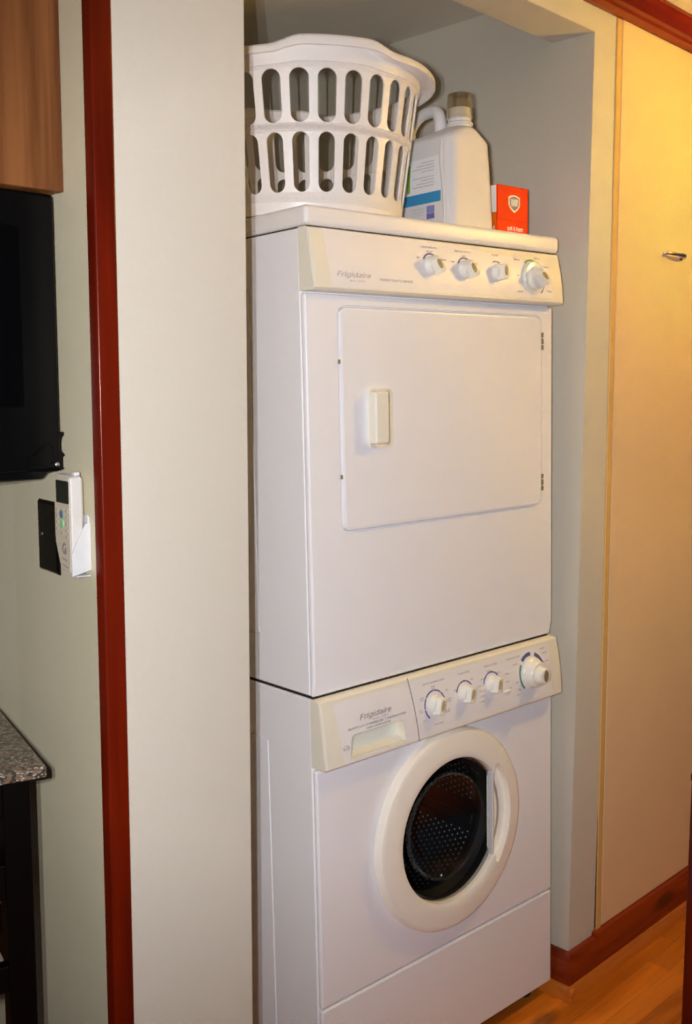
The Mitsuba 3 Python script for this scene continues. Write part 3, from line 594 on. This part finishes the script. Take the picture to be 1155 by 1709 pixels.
# ---------------------------------------------------------------- orange box
O = 'dryer_sheet_box'
tag(O, 'small orange cardboard box with a navy shield emblem, on the dryer top', 'box')
OX0, OX1, OY0, OY1, OH = .5640, .6640, .0500, .1120, .1055
ob = hull([(x, y, ZTOP+z) for x in (OX0, OX1) for (y, z) in ((OY0, .0006), (OY1, .0006), (OY0, OH), (OY1, OH+.001))])
add(O+'__carton', ob, ORANGE, APPL)
add(O+'__flap', rbox(OX0+.0004, OX1-.0004, OY0-.0012, OY0+.0005, ZTOP+.0360, ZTOP+OH, .0005), ORANGE, APPL, 30)
sd = box(OX0-.0006, OX0+.0004, OY0+.002, OY1-.002, ZTOP+.050, ZTOP+OH-.001); add(O+'__side_print', sd, LABELW, APPL)
add(O+'__side_print', box(OX0-.0006, OX0+.0004, OY0+.002, OY1-.002, ZTOP+.002, ZTOP+.0498), ORANGE2, APPL)
sxc, szc = .6175, ZTOP+.0715
shield = Polygon([(-.0165, .0105), (-.010, .0135), (0, .0150), (.010, .0135), (.0165, .0105), (.0165, -.004), (.0110, -.0110), (0, -.0175), (-.0110, -.0110), (-.0165, -.004)])
shp = lambda f: affinity.translate(affinity.scale(shield, f, f, origin=(0, 0)), sxc, szc)
yf = OY0-.0012
add(O+'__emblem', front_ext(shp(1.12), yf-.0004, yf+.0002), WHITEP, APPL)
add(O+'__emblem__shield', front_ext(shp(.92), yf-.0007, yf+.0002), NAVY, APPL)
add(O+'__emblem__lettering', front_ext(affinity.translate(sbox(-.0105, -.0050, .0105, .0070), sxc, szc).buffer(.001), yf-.0009, yf), LGREY, APPL)
tx = cat([text('soft & fresh', .6215, ZTOP+.0150, .0088, center=True, width=.052, bold=True)]); tx.apply_translation((0, OY0-.0002, 0)); add(O+'__lettering', tx, WHITEP, APPL)
tx = cat([text('dryer sheets', .6230, ZTOP+.0065, .0050, center=True, width=.044)]); tx.apply_translation((0, OY0-.0002, 0)); add(O+'__lettering', tx, PEACH, APPL)
sm = meshkit.text_mesh('d', .009, .0005, True); Rm = np.array([[0, 0, -1, OX0-.0006], [-1, 0, 0, OY0+.014], [0, 1, 0, ZTOP+.014], [0, 0, 0, 1.]]); sm.apply_transform(Rm); add(O+'__lettering', sm, WHITEP, APPL)

# ================================================================== THE KITCHEN SIDE (d along the wall, n out of it)
def K(m): return m
# ---------------------------------------------------------------- wall cabinet
C = 'wall_cabinet'
tag(C, 'light brown wood-grain wall cabinet above the black microwave', 'cabinet')
CXR = -.4425; CY = .071                                      # right end and front face, world
add(C+'__carcass', box(-1.15, CXR-.001, CY+.018, CY+.32, 1.7545, ZC-.02), VENEER)
for x0, x1 in ((CXR-.352, CXR), (-1.15, CXR-.355)): add(C+'__door', rbox(x0, x1, CY, CY+.018, 1.7535, ZC-.03, .0015), VENEER, WORLD, 30)
# ---------------------------------------------------------------- microwave
Mw = 'microwave_oven'
tag(Mw, 'black microwave oven hung under the wood-grain cabinet', 'microwave')
MXR, MY = -.4545, .078
mz0, mz1 = 1.343, 1.7500
add(Mw+'__body', rbox(-1.15, MXR+.003, MY+.03, MY+.36, mz0, mz1+.002, .006), BLACKP, WORLD, 30)
add(Mw+'__door', rbox(-1.12, MXR, MY, MY+.0295, mz0+.004, mz1, .007), BLACKP, WORLD, 30)
add(Mw+'__door__window', rbox(-1.08, MXR-.055, MY-.0015, MY+.004, mz0+.10, mz1-.05, .001), BLACKG, WORLD, 30)
# pressed triangular outline near the lower right corner
tri = Polygon([(MXR-.053, mz0+.014), (MXR-.017, mz0+.014), (MXR-.012, mz0+.019), (MXR-.012, mz0+.040), (MXR-.017, mz0+.046), (MXR-.026, mz0+.043), (MXR-.055, mz0+.022)]).buffer(.001)
add(Mw+'__door__corner_outline', front_ext(tri.difference(tri.buffer(-.0026)), MY-.0022, MY+.003), BLACKP, WORLD, 20)
add(Mw+'__door__corner_plate', front_ext(tri.buffer(-.004), MY-.0010, MY+.003), BLACKP)
# clip on the right edge, screw, and the lower skirt with its slanted end
clip = Polygon([(0, .016), (.0075, .0165), (.0078, .012), (.004, .008), (.0025, -.001), (.003, -.012), (.0085, -.0175), (.0085, -.0185), (.005, -.021), (.005, -.036), (.0075, -.0385), (0, -.041)])
add(Mw+'__edge_clip', front_ext(affinity.translate(clip, MXR-.001, mz0+.046), MY+.006, MY+.022), BLACKP, WORLD)
add(Mw+'__screw', front_lathe([(0, 0), (.0035, 0), (.0035, .0012), (.002, .002), (0, .0022)], MXR-.0075, mz0+.0145, MY, 16), CHROME, WORLD, 30)
add(Mw+'__skirt', front_ext(Polygon([(-1.12, mz0+.006), (MXR-.020, mz0+.006), (MXR-.034, mz0-.0055), (-1.12, mz0-.0055)]), MY+.004, MY+.20), BLACKP)
# ---------------------------------------------------------------- black plate, remote, holder
F = KIT
def kbox(d0, d1, n0, n1, z0, z1, r): return rbox(d0, d1, n0, n1, z0, z1, r)
add('wall_plate__plate', rhull([(d, n, z) for (d, n, q) in ((.1535, .0012, 0), (.2310, .0012, 0), (.1570, .0044, 1), (.2275, .0044, 1)) for z in (1.1815+.003*q, 1.2935-.003*q)], .0012), PLATE, F, 30)
m = lathe([(0, 0), (.0038, 0), (.0036, .0008), (.002, .0014), (0, .0016)], 16); m.apply_transform(np.array([[1, 0, 0, .2140], [0, 0, 1, .0056], [0, -1, 0, 1.2400], [0, 0, 0, 1.]])); add('wall_plate__screw', m, CHROME, F, 30)
tag('wall_plate', 'black blank switch plate on the kitchen wall partly behind the white remote control', 'switch plate')
# remote control: face towards -n... built in (d, z) with its face at n = RN
RN = .0290
outline = Polygon([(.0400, 1.2040), (.0460, 1.2000), (.0780, 1.2035), (.0850, 1.2120), (.0985, 1.2420), (.1000, 1.2560), (.1000, 1.2900), (.0985, 1.3330), (.0965, 1.3420), (.0880, 1.3455), (.0450, 1.3455), (.0385, 1.3420), (.0378, 1.3300), (.0378, 1.2200)])
def kface(poly, n0, n1):
    """poly in (d, z), pushed from n0 to n1"""
    ms = []
    for g in getattr(poly, 'geoms', [poly]):
        m = ext(g, n1-n0); m.apply_transform(np.array([[1, 0, 0, 0], [0, 0, 1, n0], [0, 1, 0, 0], [0, 0, 0, 1.]])); m.invert(); ms.append(m)
    return cat(ms)
def kslab(poly, n0, n1, b):
    pts = []
    for p, n in ((poly.buffer(-b), n0), (poly, n0+b), (poly, n1-b), (poly.buffer(-b*.35), n1-b*.3), (poly.buffer(-b), n1)):
        c = np.asarray(p.exterior.coords)[:-1]; pts.append(np.stack([c[:, 0], np.full(len(c), n), c[:, 1]], -1))
    return hull(np.vstack(pts))
R_ = 'remote_control'
tag(R_, 'white air-conditioner remote control with a dark screen, in its holder beside the red-brown trim', 'remote control')
add(R_+'__body', kslab(outline, .0080, RN, .0040), REMS, F, 35)
add(R_+'__face_plate', kslab(outline.buffer(-.0035), RN-.002, RN+.0006, .0006), REMW, F, 30)
add(R_+'__screen', kface(rrect(.0420, .0880, 1.3035, 1.3365, .002), RN-.001, RN+.0011), LCD, F); labels[R_+'__screen'] = {'label': 'dark display'}
def kdot(d, z, r, n=20): return Point(d, z).buffer(r, quad_segs=n//4)
add(R_+'__blue_button', kface(kdot(.0690, 1.2870, .0062), RN, RN+.0020), BTNB, F); add(R_+'__green_button', kface(kdot(.0690, 1.2725, .0062), RN, RN+.0020), BTNG, F)
for dd, zz in ((.0520, 1.2925), (.0520, 1.2830), (.0520, 1.2735), (.0520, 1.2640), (.0520, 1.2545), (.0870, 1.2925), (.0870, 1.2830), (.0870, 1.2735), (.0870, 1.2640), (.0690, 1.2600)):
    add(R_+'__small_button', kface(rrect(dd-.0036, dd+.0036, zz-.0019, zz+.0019, .0012), RN, RN+.0014), BTN, F)
logo = unary_union([Point(.0620, 1.2365).buffer(.0085).difference(Point(.0600, 1.2360).buffer(.0062)), Point(.0590, 1.2340).buffer(.0036)])
add(R_+'__logo', kface(logo, RN, RN+.0009), INK, F)
add(R_+'__print_line', kface(unary_union([LineString([(.0690, 1.2215), (.0550, 1.2195)]).buffer(.0009), LineString([(.0700, 1.2120), (.0500, 1.2090)]).buffer(.0006)]), RN, RN+.0008), INK, F)
add(R_+'__infrared_tab', rbox(.0400, .0520, .0120, .0215, 1.3440, 1.3500, .0018), HOLD, F, 30)
H_ = 'remote_holder'
tag(H_, 'white plastic wall holder cradling the lower half of the remote control', 'holder')
add(H_+'__back', kslab(rrect(.0370, .0990, 1.2060, 1.2860, .004), .0002, .0040, .0012), HOLD, F, 30)
cheek = Polygon([(.0006, 1.2055), (.0300, 1.1985), (.0305, 1.2300), (.0200, 1.2520), (.0080, 1.2740), (.0006, 1.2760)])
def cheek_mesh(d0, d1):
    m = ext(cheek, d1-d0); m.apply_transform(np.array([[0, 0, 1, d0], [1, 0, 0, 0], [0, 1, 0, 0], [0, 0, 0, 1.]])); return m
add(H_+'__cheek', cheek_mesh(.0348, .0372), HOLD, F)
add(H_+'__tray', rbox(.0352, .0560, .0006, .0240, 1.1962, 1.1984, .0010), HOLD, F, 30)
# ---------------------------------------------------------------- granite-topped black side table
S = 'side_table'
tag(S, 'black wooden side table with a speckled granite top against the kitchen wall', 'table')
fd = math.radians(168.9); ex_ = np.array([-math.cos(fd), -math.sin(fd), 0]); ey_ = np.array([-ex_[1], ex_[0], 0])
TS = .90; NEAR = np.diag([TS, TS, TS, 1.0]); NEAR[:3, 3] = (1-TS)*CAM          # the table stands clear of the wall
TBL = NEAR @ BLD @ frame(np.array([-.4710, .1274, 0]), ex_, ey_)          # x along the front (to the right), y into the depth; origin = right front corner
add(S+'__granite_top', rbox(-.80, 0, 0, .52, .8610, .8800, .003), GRAN, TBL, 30); labels[S+'__granite_top'] = {'label': 'grey-brown speckled granite slab'}
for x0 in (-.0660, -.776):
    for y0 in (.012, .46): add(S+'__leg', rbox(x0, x0+.042, y0, y0+.045, -.1625, .8605, .002), BLACKW, TBL, 30)
for y0 in (.014, .463):
    add(S+'__apron', rbox(-.7345, -.0655, y0, y0+.022, .806, .8605, .002), BLACKW, TBL, 30)
    for z0, z1 in ((.668, .7250), (.513, .5570), (-.02, .025)): add(S+'__rail', rbox(-.7345, -.0655, y0, y0+.022, z0, z1, .002), BLACKW, TBL, 30)
for x0 in (-.054, -.764):
    for z0, z1 in ((.806, .8605), (.668, .7250), (.513, .5570), (-.02, .025)): add(S+'__rail', rbox(x0, x0+.022, .0575, .4595, z0, z1, .002), BLACKW, TBL, 30)
for z in (-.008,): add(S+'__shelf', rbox(-.7280, -.0670, .0375, .4620, z, z+.016, .002), BLACKW, TBL, 30)
# lettering is flat print, too small to pick apart letter by letter
for k in list(scene):
    if '__lettering' in k or k.endswith('__logo'): labels[k] = {**labels.get(k, {'label': 'printed lettering'}), 'kind': 'stuff'}
